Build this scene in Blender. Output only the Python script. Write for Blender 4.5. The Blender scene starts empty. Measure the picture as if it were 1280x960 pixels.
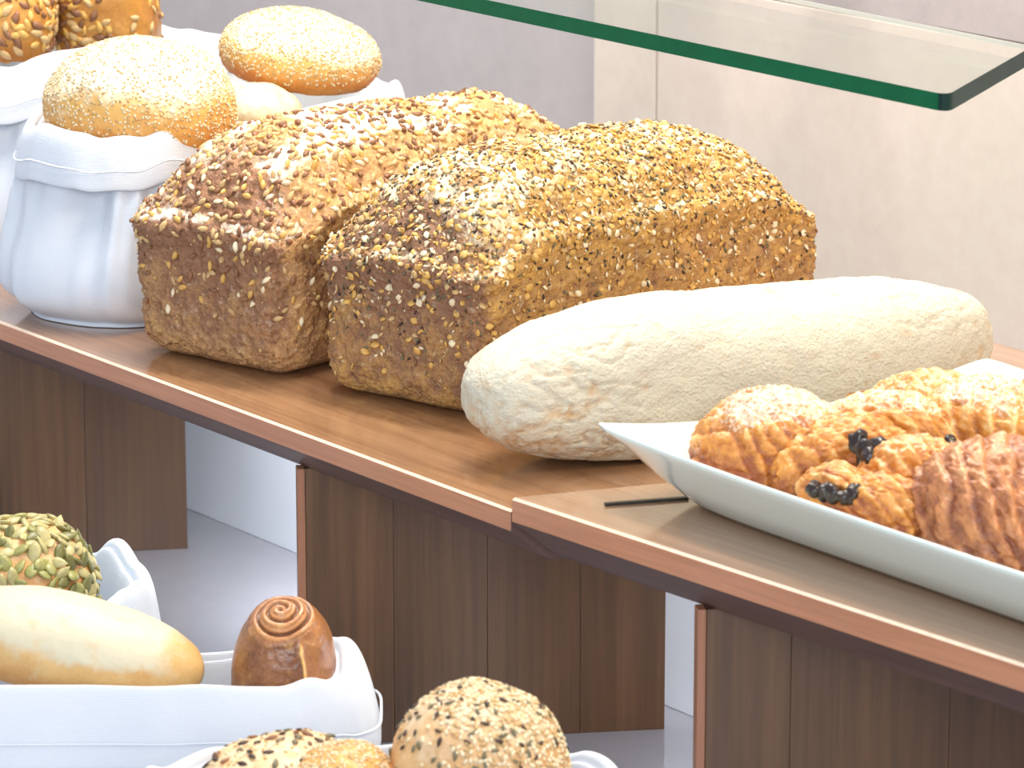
import bpy, math, random
import numpy as np
from mathutils import Vector, Matrix, noise
sc = bpy.context.scene
col = sc.collection
PI = math.pi
random.seed(7)
rng = np.random.default_rng(7)

# ---------------------------------------------------------------- camera, world, light, exposure
H = .64
PITCH = math.radians(14)
cam = bpy.data.cameras.new('camera')
cam.sensor_width = 36; cam.lens = 36 * 5000 / 1280
cam.clip_start = .05
cam.dof.use_dof = True; cam.dof.focus_distance = 2.6; cam.dof.aperture_fstop = 20
camo = bpy.data.objects.new('camera', cam); col.objects.link(camo)
camo.location = (0, 0, H); camo.rotation_euler = (PI / 2 - PITCH, 0, 0)
sc.camera = camo

world = bpy.data.worlds.new('room_light'); sc.world = world
world.use_nodes = True
bg = world.node_tree.nodes['Background']
bg.inputs[0].default_value = (.80, .88, 1.0, 1)
bg.inputs[1].default_value = .85

def area(name, loc, target, size, power, color):
    l = bpy.data.lights.new(name, 'AREA'); l.shape = 'RECTANGLE'; l.size, l.size_y = size
    l.energy = power; l.color = color
    o = bpy.data.objects.new(name, l); col.objects.link(o)
    o.location = loc
    o.rotation_euler = (Vector(target) - Vector(loc)).to_track_quat('-Z', 'Y').to_euler()
    return o
area('ceiling_lamp', (.1, 2.45, 1.9), (-.05, 2.55, 0), (1.2, .8), 21, (1, .93, .83))
area('spot_lamp', (1.35, 1.75, 1.25), (0, 2.5, .05), (.35, .35), 21, (1, .82, .56))
area('wall_fill', (-.10, 2.95, 1.35), (.30, 3.45, .05), (.8, .15), 32, (1, .93, .85))  # added lamp, put in to brighten the wall
area('front_fill', (.1, -.8, 1.15), (.1, 2.5, -.05), (2.2, 1.2), 50, (.90, .95, 1.0))  # added soft fill, no window; brightens the front faces

sc.view_settings.view_transform = 'Standard'
sc.view_settings.look = 'None'
sc.view_settings.gamma = 1
sc.view_settings.exposure = 0
sc.view_settings.use_curve_mapping = False

# ---------------------------------------------------------------- helpers
def lin(c):
    c = c / 255
    return c / 12.92 if c <= .04045 else ((c + .055) / 1.055) ** 2.4
def rgb(r, g, b): return (lin(r), lin(g), lin(b), 1)

def at(px, py, z):
    """point of the photograph's pixel on the plane z"""
    a, b = (px - 640) / 5000, (480 - py) / 5000
    d = (a, math.cos(PITCH) + b * math.sin(PITCH), -math.sin(PITCH) + b * math.cos(PITCH))
    t = (z - H) / d[2]
    return Vector((d[0] * t, d[1] * t, z))

class NT:
    def __init__(s, name):
        s.m = bpy.data.materials.new(name); s.m.use_nodes = True
        s.t = s.m.node_tree; s.b = s.t.nodes['Principled BSDF']
        s.tc = s.t.nodes.new('ShaderNodeTexCoord')
    def n(s, kind, **kw):
        nd = s.t.nodes.new('ShaderNode' + kind)
        for k, v in kw.items():
            if isinstance(v, bpy.types.NodeSocket): s.t.links.new(v, nd.inputs[k])
            elif k in nd.inputs.keys(): nd.inputs[k].default_value = v
            else: setattr(nd, k, v)
        return nd
    def link(s, a, b): s.t.links.new(a, b)
    def coord(s, scale=(1, 1, 1), rot=(0, 0, 0), loc=(0, 0, 0)):
        mp = s.n('Mapping'); s.link(s.tc.outputs['Object'], mp.inputs[0])
        mp.inputs['Scale'].default_value = scale; mp.inputs['Rotation'].default_value = rot
        mp.inputs['Location'].default_value = loc
        return mp.outputs[0]
    def noise(s, scale, detail=3, rough=.55, vec=None, dist=0):
        nd = s.n('TexNoise'); s.link(vec or s.tc.outputs['Object'], nd.inputs['Vector'])
        nd.inputs['Scale'].default_value = scale; nd.inputs['Detail'].default_value = detail
        nd.inputs['Roughness'].default_value = rough; nd.inputs['Distortion'].default_value = dist
        return nd.outputs[0]
    def ramp(s, fac, stops):
        r = s.n('ValToRGB'); s.link(fac, r.inputs[0])
        e = r.color_ramp.elements
        e[0].position, e[0].color = stops[0]; e[1].position, e[1].color = stops[-1]
        for p, c in stops[1:-1]:
            x = e.new(p); x.color = c
        return r.outputs[0]
    def rng(s, fac, a, b, c=0, d=1):
        r = s.n('MapRange'); s.link(fac, r.inputs[0])
        for i, v in enumerate((a, b, c, d)): r.inputs[i + 1].default_value = v
        return r.outputs[0]
    def math(s, op, a, b):
        m = s.n('Math', operation=op)
        for i, v in enumerate((a, b)):
            if isinstance(v, bpy.types.NodeSocket): s.link(v, m.inputs[i])
            else: m.inputs[i].default_value = v
        return m.outputs[0]
    def mix(s, fac, a, b, mode='MIX'):
        m = s.n('Mix', data_type='RGBA', blend_type=mode)
        for i, v in ((0, fac), (6, a), (7, b)):
            if isinstance(v, bpy.types.NodeSocket): s.link(v, m.inputs[i])
            else: m.inputs[i].default_value = v
        return m.outputs[2]
    def bump(s, h, strength=.5, dist=.001, normal=None):
        b = s.n('Bump'); s.link(h, b.inputs['Height'])
        b.inputs['Strength'].default_value = strength; b.inputs['Distance'].default_value = dist
        if normal: s.link(normal, b.inputs['Normal'])
        return b.outputs[0]
    def out(s, color=None, rough=.6, normal=None, **kw):
        if color is not None:
            if isinstance(color, bpy.types.NodeSocket): s.link(color, s.b.inputs['Base Color'])
            else: s.b.inputs['Base Color'].default_value = color
        if isinstance(rough, bpy.types.NodeSocket): s.link(rough, s.b.inputs['Roughness'])
        else: s.b.inputs['Roughness'].default_value = rough
        if normal: s.link(normal, s.b.inputs['Normal'])
        for k, v in kw.items(): s.b.inputs[k.replace('_', ' ')].default_value = v
        return s.m

def crust(name, base, dark, flour, fine=350, bump=.6, dist=.0012, rough=.7, coarse=60, coat=0):
    """bread crust: the mesh carries how floury (R) and how dark (G, baking plus painted shade) each spot is"""
    t = NT(name)
    at_ = t.n('Attribute', attribute_name='tone')
    sep = t.n('SeparateColor'); t.link(at_.outputs['Color'], sep.inputs[0])
    n1 = t.noise(coarse, 4, .6); n2 = t.noise(fine, 3, .6); n3 = t.noise(coarse * 3.1, 3, .65)
    d = t.math('ADD', sep.outputs[1], t.rng(n1, .3, .7, -.28, .28))
    d = t.math('ADD', d, t.rng(n2, .3, .7, -.14, .14))
    c = t.mix(t.rng(d, 0, 1), base, dark)
    f = t.math('ADD', sep.outputs[0], t.rng(n3, .3, .7, -.32, .32))
    f = t.rng(f, .15, .85)
    c = t.mix(f, c, flour)
    hsum = t.math('ADD', n2, t.math('MULTIPLY', n3, 1.6))
    return t.out(c, rough, t.bump(hsum, bump, dist), Coat_Weight=coat, Coat_Roughness=.25)

def plain(name, c, rough=.5, scale=80, var=.2, bump=0, **kw):
    t = NT(name)
    n = t.noise(scale, 3)
    k = tuple(v * (1 - var) for v in c[:3]) + (1,)
    cc = t.mix(t.rng(n, .3, .7), k, c)
    return t.out(cc, rough, t.bump(n, .4, bump) if bump else None, **kw)

def wood(name, light, dark, axis, scale=1, rough=.35, coat=.5, coatr=.12, ior=1.5):
    """grain runs along the local axis"""
    t = NT(name)
    s = [26 * scale] * 3; s[axis] = 1.3 * scale
    v = t.coord(tuple(s))
    n = t.noise(1.6, 5, .62, v, .6)
    s2 = [190 * scale] * 3; s2[axis] = 6 * scale
    n2 = t.noise(1.5, 3, .6, t.coord(tuple(s2)))
    oi = t.n('ObjectInfo')
    mid = tuple((a + b) / 2 for a, b in zip(light, dark))
    c = t.ramp(n, [(.25, dark), (.45, mid), (.72, light)])
    c = t.mix(t.rng(n2, .36, .6, .38, 0), c, tuple(x * .55 for x in dark[:3]) + (1,))
    c = t.mix(t.math('MULTIPLY', oi.outputs['Random'], .45), c, dark)
    return t.out(c, rough, t.bump(n2, .15, .0004), Coat_Weight=coat, Coat_Roughness=coatr, Coat_IOR=ior)

def linkobj(name, me, mat=None, parent=None, loc=None):
    o = bpy.data.objects.new(name, me); col.objects.link(o)
    if mat: me.materials.append(mat)
    if parent: o.parent = parent
    if loc is not None: o.location = loc
    return o
def tag(o, label, cat=None, group=None, kind=None):
    if label: o['label'] = label
    if cat: o['category'] = cat
    if group: o['group'] = group
    if kind: o['kind'] = kind
    return o
def empty(name, loc=(0, 0, 0), rz=0):
    o = bpy.data.objects.new(name, None); col.objects.link(o); o.location = loc
    o.rotation_euler = (0, 0, rz); o.empty_display_size = .02
    return o
def mesh_np(name, V, F, smooth=True):
    """V (n,3), F (m,k) arrays -> mesh"""
    me = bpy.data.meshes.new(name)
    V = np.asarray(V, dtype=np.float32); F = np.asarray(F, dtype=np.int32)
    k = F.shape[1]
    me.vertices.add(len(V)); me.vertices.foreach_set('co', V.ravel())
    me.loops.add(F.size); me.loops.foreach_set('vertex_index', F.ravel())
    me.polygons.add(len(F)); me.polygons.foreach_set('loop_start', np.arange(0, F.size, k, dtype=np.int32))
    me.polygons.foreach_set('use_smooth', np.full(len(F), smooth))
    me.update(calc_edges=True); me.validate()
    return me
def set_tone(me, R, G):
    a = me.attributes.new('tone', 'FLOAT_COLOR', 'POINT')
    n = len(me.vertices); A = np.zeros((n, 4), np.float32)
    A[:, 0] = np.clip(R, 0, 1.5); A[:, 1] = np.clip(G, 0, 1.5); A[:, 3] = 1
    a.data.foreach_set('color', A.ravel())
def poly(name, pts, z0, z1, mat, parent=None, loc=(0, 0, 0), bevel=0, rz=0, segs=2):
    """prism over a plan polygon (counter-clockwise)"""
    n = len(pts)
    V = [(p[0], p[1], z0) for p in pts] + [(p[0], p[1], z1) for p in pts]
    F = [tuple(range(n))[::-1], tuple(range(n, 2 * n))] + [(i, (i + 1) % n, n + (i + 1) % n, n + i) for i in range(n)]
    me = bpy.data.meshes.new(name); me.from_pydata(V, [], F); me.update()
    o = linkobj(name, me, mat, parent, loc); o.rotation_euler.z = rz
    if bevel:
        b = o.modifiers.new('bevel', 'BEVEL'); b.width = bevel; b.segments = segs; b.limit_method = 'ANGLE'
    return o
def box(name, x0, x1, y0, y1, z0, z1, mat, parent=None, loc=(0, 0, 0), bevel=0, rz=0):
    return poly(name, [(x0, y0), (x1, y0), (x1, y1), (x0, y1)], z0, z1, mat, parent, loc, bevel, rz)

def gridbox(nx, ny, nz):
    """surface lattice of the cube [-1,1]^3, quads outward"""
    idx = {}; V = []; F = []
    N = (nx, ny, nz)
    def vid(i, j, k):
        key = (i, j, k)
        if key not in idx:
            idx[key] = len(V); V.append((2 * i / nx - 1, 2 * j / ny - 1, 2 * k / nz - 1))
        return idx[key]
    for ax in range(3):
        u, v = (ax + 1) % 3, (ax + 2) % 3
        for side in (0, N[ax]):
            for i in range(N[u]):
                for j in range(N[v]):
                    q = []
                    for di, dj in ((0, 0), (1, 0), (1, 1), (0, 1)):
                        c = [0, 0, 0]; c[ax] = side; c[u] = i + di; c[v] = j + dj
                        q.append(vid(*c))
                    F.append(q if side else q[::-1])
    return np.array(V), np.array(F)
def fbm(P, scale, oct=3, seed=0):
    out = np.zeros(len(P)); off = Vector((seed * 3.7, seed * 1.3, -seed * 2.1))
    nz = noise.noise; amp = 1; tot = 0
    for o in range(oct):
        s = scale * 2 ** o
        out += amp * np.array([nz(Vector((p[0] * s, p[1] * s, p[2] * s)) + off) for p in P]); tot += amp; amp *= .5
    return out / tot
def vnormals(V, F):
    n = np.cross(V[F[:, 2]] - V[F[:, 0]], V[F[:, 3]] - V[F[:, 1]])
    N = np.zeros_like(V)
    for i in range(4): np.add.at(N, F[:, i], n)
    return N / (np.linalg.norm(N, axis=1, keepdims=True) + 1e-12)
def sstep(a, b, x):
    t = np.clip((x - a) / (b - a), 0, 1); return t * t * (3 - 2 * t)

# seeds: small closed shapes of 12..32 faces
def seed_mesh(name, l, w, h, mat, nu=6, pointy=1.0, nl=4):
    V = [(-l / 2, 0, 0)]
    for i in range(1, nl):
        t = i / nl; r = math.sin(PI * t ** pointy)
        x = -l / 2 + l * t
        for j in range(nu):
            a = 2 * PI * j / nu
            V.append((x, w / 2 * r * math.cos(a), h / 2 * r * math.sin(a)))
    V.append((l / 2, 0, 0)); F = []
    for j in range(nu):
        F.append((0, 1 + (j + 1) % nu, 1 + j))
        b = 1 + (nl - 2) * nu
        F.append((len(V) - 1, b + j, b + (j + 1) % nu))
        for i in range(nl - 2):
            p = 1 + i * nu
            F.append((p + j, p + (j + 1) % nu, p + nu + (j + 1) % nu)); F.append((p + j, p + nu + (j + 1) % nu, p + nu + j))
    me = mesh_np(name, V, F)
    me.materials.append(mat)
    return me
def scatter(V, F, n, maskf=None, mind=0, seed=0):
    """n spots on a surface: position, normal; spaced at least mind apart"""
    r = np.random.default_rng(seed)
    a, b, c, d = (V[F[:, i]] for i in range(4))
    nn = np.cross(c - a, d - b); ar = np.linalg.norm(nn, axis=1) / 2
    ctr = (a + b + c + d) / 4; nn = nn / (ar[:, None] * 2 + 1e-12)
    w = ar * (maskf(ctr, nn) if maskf else 1); w = w / w.sum()
    pick = r.choice(len(F), n * (3 if mind else 1), p=w)
    u, v = r.random((2, len(pick)))
    P = a[pick] * ((1 - u) * (1 - v))[:, None] + b[pick] * (u * (1 - v))[:, None] + c[pick] * (u * v)[:, None] + d[pick] * ((1 - u) * v)[:, None]
    N = nn[pick]
    if mind:
        cell = {}; keep = []
        for i, p in enumerate(P):
            k = tuple(int(x // mind) for x in p); ok = True
            for dx in (-1, 0, 1):
                for dy in (-1, 0, 1):
                    for dz in (-1, 0, 1):
                        for q in cell.get((k[0] + dx, k[1] + dy, k[2] + dz), ()):
                            if (P[q][0] - p[0]) ** 2 + (P[q][1] - p[1]) ** 2 + (P[q][2] - p[2]) ** 2 < mind * mind: ok = False; break
                        if not ok: break
                    if not ok: break
                if not ok: break
            if ok:
                cell.setdefault(k, []).append(i); keep.append(i)
                if len(keep) >= n: break
        P, N = P[keep], N[keep]
    return P, N
def frames(P, N, lift, tilt=.25, seed=0, smin=.8, smax=1.2, align=None):
    """4x4 matrices: local z on the normal, x in a random tangent direction"""
    r = random.Random(seed); out = []
    for p, n in zip(P, N):
        n = Vector(n); n = (n + Vector((r.uniform(-1, 1), r.uniform(-1, 1), r.uniform(-1, 1))) * tilt).normalized()
        t = Vector((r.gauss(0, 1), r.gauss(0, 1), r.gauss(0, 1)))
        if align is not None: t = Vector(align) * 1.3 + t * .7
        x = (t - n * t.dot(n)).normalized(); y = n.cross(x)
        s = r.uniform(smin, smax)
        M = Matrix((x * s, y * s, n * s)).transposed().to_4x4()
        M.translation = Vector(p) + n * lift
        out.append(M)
    return out
def as_parts(name, meshes, mats4, parent, seed=0):
    r = random.Random(seed)
    for M in mats4:
        o = bpy.data.objects.new(name, r.choice(meshes)); col.objects.link(o)
        o.parent = parent; o.matrix_local = M
def as_stuff(name, meshes, mats4, parent, label=None, seed=0):
    """all the copies joined into one mesh, one material slot per template"""
    if not mats4: return None
    r = np.random.default_rng(seed); ch = r.integers(0, len(meshes), len(mats4))
    Vs, Fs, Ms = [], [], []; off = 0
    A = np.array([np.array(M) for M in mats4])
    for k, me in enumerate(meshes):
        sel = A[ch == k]
        if not len(sel): continue
        v = np.empty(len(me.vertices) * 3, np.float32); me.vertices.foreach_get('co', v); v = v.reshape(-1, 3)
        f = np.array([p.vertices[:] for p in me.polygons])
        W = np.einsum('nij,vj->nvi', sel[:, :3, :3], v) + sel[:, None, :3, 3]
        Vs.append(W.reshape(-1, 3))
        Fs.append((f[None] + (np.arange(len(sel)) * len(v))[:, None, None] + off).reshape(-1, 3))
        Ms.append(np.full(len(sel) * len(f), k)); off += len(sel) * len(v)
    m = mesh_np(name, np.vstack(Vs), np.vstack(Fs))
    for me in meshes: m.materials.append(me.materials[0])
    m.polygons.foreach_set('material_index', np.concatenate(Ms).astype(np.int32))
    o = linkobj(name, m, None, parent); o['kind'] = 'stuff'
    if label: o['label'] = label
    return o
def nearest_first(mats4, root, n=300):
    """those that show largest: facing the camera and near it"""
    bpy.context.view_layer.update()
    W = root.matrix_world; c = Vector((0, 0, H))
    def key(M):
        p = W @ M.translation; nn = (W.to_3x3() @ M.to_3x3().col[2]).normalized(); v = (c - p)
        return -(nn.dot(v.normalized())) / v.length
    s = sorted(mats4, key=key)
    return s[:n], s[n:]

# ---------------------------------------------------------------- directions of the buffet row
B1A, B1B = at(0, 402, 0), at(640, 638, 0)
U = (B1B - B1A).normalized()                 # along the row, towards the right front
Nn = Vector((-U.y, U.x, 0))                  # into the depth, towards the wall
if Nn.y < 0: Nn = -Nn
ZC = -.22                                    # top of the lower counter
DEP = .075 if False else .50                 # depth of the boards

# ---------------------------------------------------------------- materials of the setting
def tile_mat(name, c1, c2, c3):
    t = NT(name)
    a = t.noise(3.2, 3); b = t.noise(45, 5, .7)
    c = t.mix(t.rng(a, .35, .65), c1, c2)
    c = t.mix(t.rng(b, .35, .7, 0, .55), c, c3)
    return t.out(c, .45, t.bump(b, .12, .0008))
m_beige = tile_mat('beige_stone', rgb(222, 208, 196), rgb(214, 205, 190), rgb(206, 190, 178))
m_grey = tile_mat('grey_stone', rgb(196, 188, 186), rgb(186, 179, 178), rgb(176, 168, 168))
m_upper = tile_mat('upper_stone', rgb(176, 168, 166), rgb(186, 176, 172), rgb(160, 152, 152))
m_grout = plain('grout', rgb(186, 162, 142), .8)
m_counter = plain('counter_stone', rgb(172, 170, 176), .14, 30, .05, Coat_Weight=.6, Coat_Roughness=.04)
m_floor = plain('floor_tile', rgb(150, 145, 140), .5)
m_top = wood('walnut_top', rgb(204, 160, 118), rgb(138, 94, 62), 0, 1, .3, 1, .11, 2.4)
m_arris_glint = plain('arris_highlight', rgb(244, 214, 188), .3)  # highlight along the boards' front arris, painted as a pale colour
m_face = wood('walnut_edge', rgb(214, 152, 114), rgb(174, 114, 82), 0, 1, .4, .2)
m_under = wood('walnut_under', rgb(120, 92, 84), rgb(78, 56, 52), 0, 1, .5, .1)
m_panel = wood('walnut_panel', rgb(120, 84, 52), rgb(76, 50, 30), 2, .8, .38, .3, .2)
m_strip = wood('walnut_strip', rgb(196, 138, 104), rgb(150, 98, 70), 2, 1, .4, .2)
m_steel = plain('steel', rgb(150, 150, 148), .3, Metallic=1)

# ---------------------------------------------------------------- the setting
fl = box('floor', -4.5, 3.5, -.6, 7.5, -1.14, -1.12, m_floor); fl['kind'] = 'structure'
# wall along the row: stone panels on a grout bed, grey stone course above, a grey stretch further left
WD = B1A.dot(Nn) + .82
O = Nn * WD                                   # a point of the wall plane
def on_wall(px, py):                           # pixel -> (along row, height) on the wall plane
    a, b = (px - 640) / 5000, (480 - py) / 5000
    d = Vector((a, math.cos(PITCH) + b * math.sin(PITCH), -math.sin(PITCH) + b * math.cos(PITCH)))
    t = WD / d.dot(Nn); p = Vector((0, 0, H)) + d * t
    return (p - O).dot(U), p.z
s_corner = on_wall(742, 100)[0]; s_seam = on_wall(820, 100)[0]; z_line = on_wall(1280, 56)[1]
ang_row = math.atan2(U.y, U.x)
def wallbox(name, s0, s1, d0, d1, z0, z1, mat, parent=None, bevel=0):
    # local x along the row, local y into the wall
    return box(name, s0, s1, d0, d1, z0, z1, mat, parent, (0, 0, 0) if parent else O, bevel, 0 if parent else ang_row)
wr = wallbox('wall_back', s_corner, 1.6, .006, .10, -1.12, 1.2, m_grout); wr['kind'] = 'structure'
xs = [s_corner, s_seam - .0015]
x = s_seam + .0015
while x < 1.55: xs += [x, x + .597]; x += .6
for i in range(0, len(xs), 2):
    for z0, z1, mt in ((-.85, -.224, m_beige), (-.221, z_line - .002, m_beige), (z_line + .001, z_line + .6, m_upper)):
        wallbox('wall_panel', xs[i], xs[i + 1], 0, .02, z0, z1, mt, wr, .0008)
wl = wallbox('wall_left', -7, s_corner, .05, .14, -1.12, 1.2, m_grey); wl['kind'] = 'structure'

ct = wallbox('serving_counter', -6.5, .2, -1.33, -.003, ZC - .04, ZC, m_counter, None, .003)
tag(ct, 'glossy grey counter top under the wooden risers and the lower bread bags', 'counter')
cb = wallbox('counter_cabinet', -6.45, .15, -1.25, -.05, -1.12, ZC - .04, m_under)
tag(cb, 'dark wooden cabinet carrying the grey counter top', 'cabinet')

# ---------------------------------------------------------------- shelf boards (front edge bevelled underneath)
def board(name, P0, P1, endL, endR, depth, th_face, th_drop, inset, ztop, mats):
    """P0,P1 front corners left/right; end directions; local x along the front edge"""
    u = (P1 - P0).normalized(); n = Vector((-u.y, u.x, 0)); n = n if n.y > 0 else -n
    L = (P1 - P0).length
    def endx(e, base, d): return base + (e.dot(u) / e.dot(n)) * d
    prof = [(0.0016, 0), (0, -.0014), (0, -th_face), (inset, -th_face - th_drop), (depth, -th_face - th_drop), (depth, 0)]
    V = []
    for base, e in ((0, endL), (L, endR)):
        for d, z in prof: V.append((endx(e, base, d), d, z))
    k = len(prof); F = []; mi = []
    for i in range(k):
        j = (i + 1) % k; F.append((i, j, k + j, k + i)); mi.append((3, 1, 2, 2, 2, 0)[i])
    F.append(tuple(range(k))[::-1]); mi.append(2); F.append(tuple(range(k, 2 * k))); mi.append(2)
    me = bpy.data.meshes.new(name); me.from_pydata(V, [], F); me.update()
    for m in mats: me.materials.append(m)
    me.polygons.foreach_set('material_index', mi)
    import bmesh
    bm = bmesh.new(); bm.from_mesh(me); bmesh.ops.recalc_face_normals(bm, faces=bm.faces); bm.to_mesh(me); bm.free()
    o = linkobj(name, me, None, None, (P0.x, P0.y, ztop)); o.rotation_euler.z = math.atan2(u.y, u.x)
    return o
joint = (at(830, 604, .012) - at(640, 622, .012)).normalized()
b1 = board('shelf_board', B1A - U * .75, B1B - U * .001, Nn, joint, .52, .013, .020, .024, 0, (m_top, m_face, m_under, m_arris_glint))
tag(b1, 'long glossy brown wooden shelf board carrying the seeded loaves and cloth bags', 'shelf')
P2 = at(640, 622, .012); P3 = at(1280, 831, .012); u2 = (P3 - P2).normalized()
b2 = board('shelf_board', P2, P2 + u2 * .85, joint, Nn, .50, .0145, .023, .026, .012, (m_top, m_face, m_under, m_arris_glint))
tag(b2, 'slightly raised wooden shelf board at the right under the white pastry plate', 'shelf')
g0, g1 = at(756, 631, .0125), at(860, 623, .0125)
gd = (g1 - g0).normalized()
inv = b2.matrix_basis.inverted()
st = box('inlay_strip', 0, (g1 - g0).length, -.0016, .0016, -.001, .0012, plain('dark_metal', rgb(62, 60, 54), .35, Metallic=.6), b2)
lg = inv @ g0; ld = inv.to_3x3() @ gd
st.location = (lg.x, lg.y, 0.0004); st.rotation_euler.z = math.atan2(ld.y, ld.x)
st['label'] = 'thin dark metal strip let into the board'

# ---------------------------------------------------------------- upright support panels
def support(front, rear, ztop, label, staves, strip=.0115):
    d = Vector((rear[0] - front[0], rear[1] - front[1], 0)); L = d.length
    o = empty('support_panel', (front[0], front[1], ZC), math.atan2(d.y, d.x))
    tag(o, label, 'riser', None)
    hh = ztop - ZC
    box('edge_strip', -.001, .004, -strip / 2, strip / 2, 0, hh, m_strip, o, bevel=.0006)
    x = .0042; 
    for i, s in enumerate(staves):
        x1 = .0042 + (L - .0042) * s
        box('stave', x, x1 - .0002, -strip / 2, strip / 2, 0, hh, m_panel, o, bevel=.0003)
        x = x1
    return o
support((-.45, 2.905), (-.248, 2.936), -.033, 'dark walnut support panel below the left cloth bag, behind the pumpkin seed roll', (.3, .62, 1))
support((-.1375, 2.479), (.1, 2.513), -.033, 'dark walnut support panel in the middle, behind the rolled pastry bun', (.24, .5, .76, 1))
fC = (.1045, 2.151)
support(fC, (.35, 2.183), -.0255, 'walnut support panel at the right under the pastry plate board', (.2, .58, .8, 1))

# white panel closing the riser behind the supports
bp = at(300, 663, ZC); q0 = (bp - O).dot(U); dq = (bp - O).dot(Nn)
kb = wallbox('back_panel', q0 - 1.0, q0 + 1.1, dq, dq + .01, ZC, -.034, plain('white_laminate', rgb(236, 240, 246), .35, 4, .02), None, .0008)
tag(kb, 'white panel standing behind the walnut support panels under the shelf', 'panel')

# added unseen light strips under the boards, to brighten the white panel and counter
for (lx, ly, lz, lab) in ((-.14, 2.70, -.0335, 'thin added light strip under the long shelf board'), (.215, 2.235, -.0260, 'thin added light strip under the raised right shelf board')):
    ls = box('added_light_strip', -.07, .07, -.006, .006, -.008, 0, m_steel, None, (lx, ly, lz), .001, ang_row)
    tag(ls, lab, 'added lamp')
    la = area('strip_fill', (lx, ly, lz - .010), (lx + Nn.x * .3, ly + Nn.y * .3, lz - .30), (.13, .008), 1.3, (.92, .95, 1.0))
    la.rotation_euler = (Vector((Nn.x * .3, Nn.y * .3, -.2)).to_track_quat('-Z', 'Y') ).to_euler()

# ---------------------------------------------------------------- glass guard shelf
def glass():
    zg = .25; th = .010
    c0, c1, c2, c3 = at(-500, -229, zg), at(1185, 119, zg), at(1292, 58, zg), at(300, -140, zg)
    # front left, front right corner, rear right corner, rear left
    t = NT('clear_glass')
    nt = t.t; nt.nodes.remove(t.b)
    tr = t.n('BsdfTransparent'); tr.inputs[0].default_value = (.95, .975, .96, 1)
    gl = t.n('BsdfGlossy'); gl.inputs['Roughness'].default_value = .02
    fr = t.n('Fresnel'); fr.inputs[0].default_value = 1.5
    mx = t.n('MixShader'); t.link(t.math('MULTIPLY', fr.outputs[0], .3), mx.inputs[0]); t.link(tr.outputs[0], mx.inputs[1]); t.link(gl.outputs[0], mx.inputs[2])
    t.link(mx.outputs[0], nt.nodes['Material Output'].inputs[0])
    m_edge = plain('green_glass_edge', rgb(0, 98, 60), .5, 60, .2, Specular_IOR_Level=.2)
    m_edge2 = plain('dark_glass_edge', rgb(10, 52, 46), .4, 60, .4, Specular_IOR_Level=.3)
    m_edge3 = plain('glint_glass_edge', rgb(240, 236, 226), .2, 60, .05)  # glint of the rear edge put into the colour
    pts = [c0.xy]
    e1 = (c0 - c1).xy.normalized(); e2 = (c2 - c1).xy.normalized(); r = .012
    A, Bp, C = c1.xy + e1 * r, c1.xy, c1.xy + e2 * r
    arc = [(A * (1 - q) ** 2 + Bp * 2 * q * (1 - q) + C * q * q) for q in [i / 6 for i in range(7)]]
    pts += arc + [c2.xy, c3.xy]
    o3 = c0.copy()
    P = [(p.x - o3.x, p.y - o3.y) for p in pts]; n = len(P)
    V = [(x, y, -th) for x, y in P] + [(x, y, 0) for x, y in P]
    root = empty('glass_shelf', (o3.x, o3.y, zg))
    tag(root, 'clear glass shelf pane with green edge above the loaves', 'glass shelf')
    me = bpy.data.meshes.new('pane'); F = [tuple(range(n))[::-1], tuple(range(n, 2 * n))]
    me.from_pydata(V, [], F); me.update(); linkobj('pane', me, t.m, root)
    def edge(name, idx, mat, label, th=th):
        k = len(idx); VV = []
        for i in idx: VV += [(P[i][0], P[i][1], -th), (P[i][0], P[i][1], 0)]
        # thin ground edge band with thickness
        cx = sum(p[0] for p in P) / n; cy = sum(p[1] for p in P) / n
        for i in idx:
            dv = Vector((cx - P[i][0], cy - P[i][1])).normalized() * .0008
            VV += [(P[i][0] + dv.x, P[i][1] + dv.y, -th), (P[i][0] + dv.x, P[i][1] + dv.y, 0)]
        FF = []
        for i in range(k - 1):
            a, b = 2 * i, 2 * i + 2; c_, d_ = a + 2 * k, b + 2 * k
            FF += [(a, b, b + 1, a + 1), (c_, c_ + 1, d_ + 1, d_), (a + 1, b + 1, d_ + 1, c_ + 1), (a, c_, d_, b)]
        m = bpy.data.meshes.new(name); m.from_pydata(VV, [], FF); m.update()
        o = linkobj(name, m, mat, root); o['label'] = label
    edge('front_edge', [0, 1, 2], m_edge, 'bright green front edge')
    edge('side_edge', list(range(2, n - 1)), m_edge2, 'dark green rounded corner and side edge')
    edge('rear_edge', [n - 2, n - 1], m_edge3, 'rear edge with its glint painted white', .003)
    return c0, c1, c2, c3
gc = glass()
for q in (.12, .5):
    p = gc[3].lerp(gc[2], q * .5)
    dist = WD - p.dot(Nn)
    br = box('glass_bracket', -.01, .01, -.03, dist + .001, -.0145, -.0102, m_steel, None, (p.x, p.y, p.z), .001, ang_row)
    tag(br, 'steel bracket carrying the glass shelf, %s' % ('far end' if q < .2 else 'middle'), 'bracket')

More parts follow.
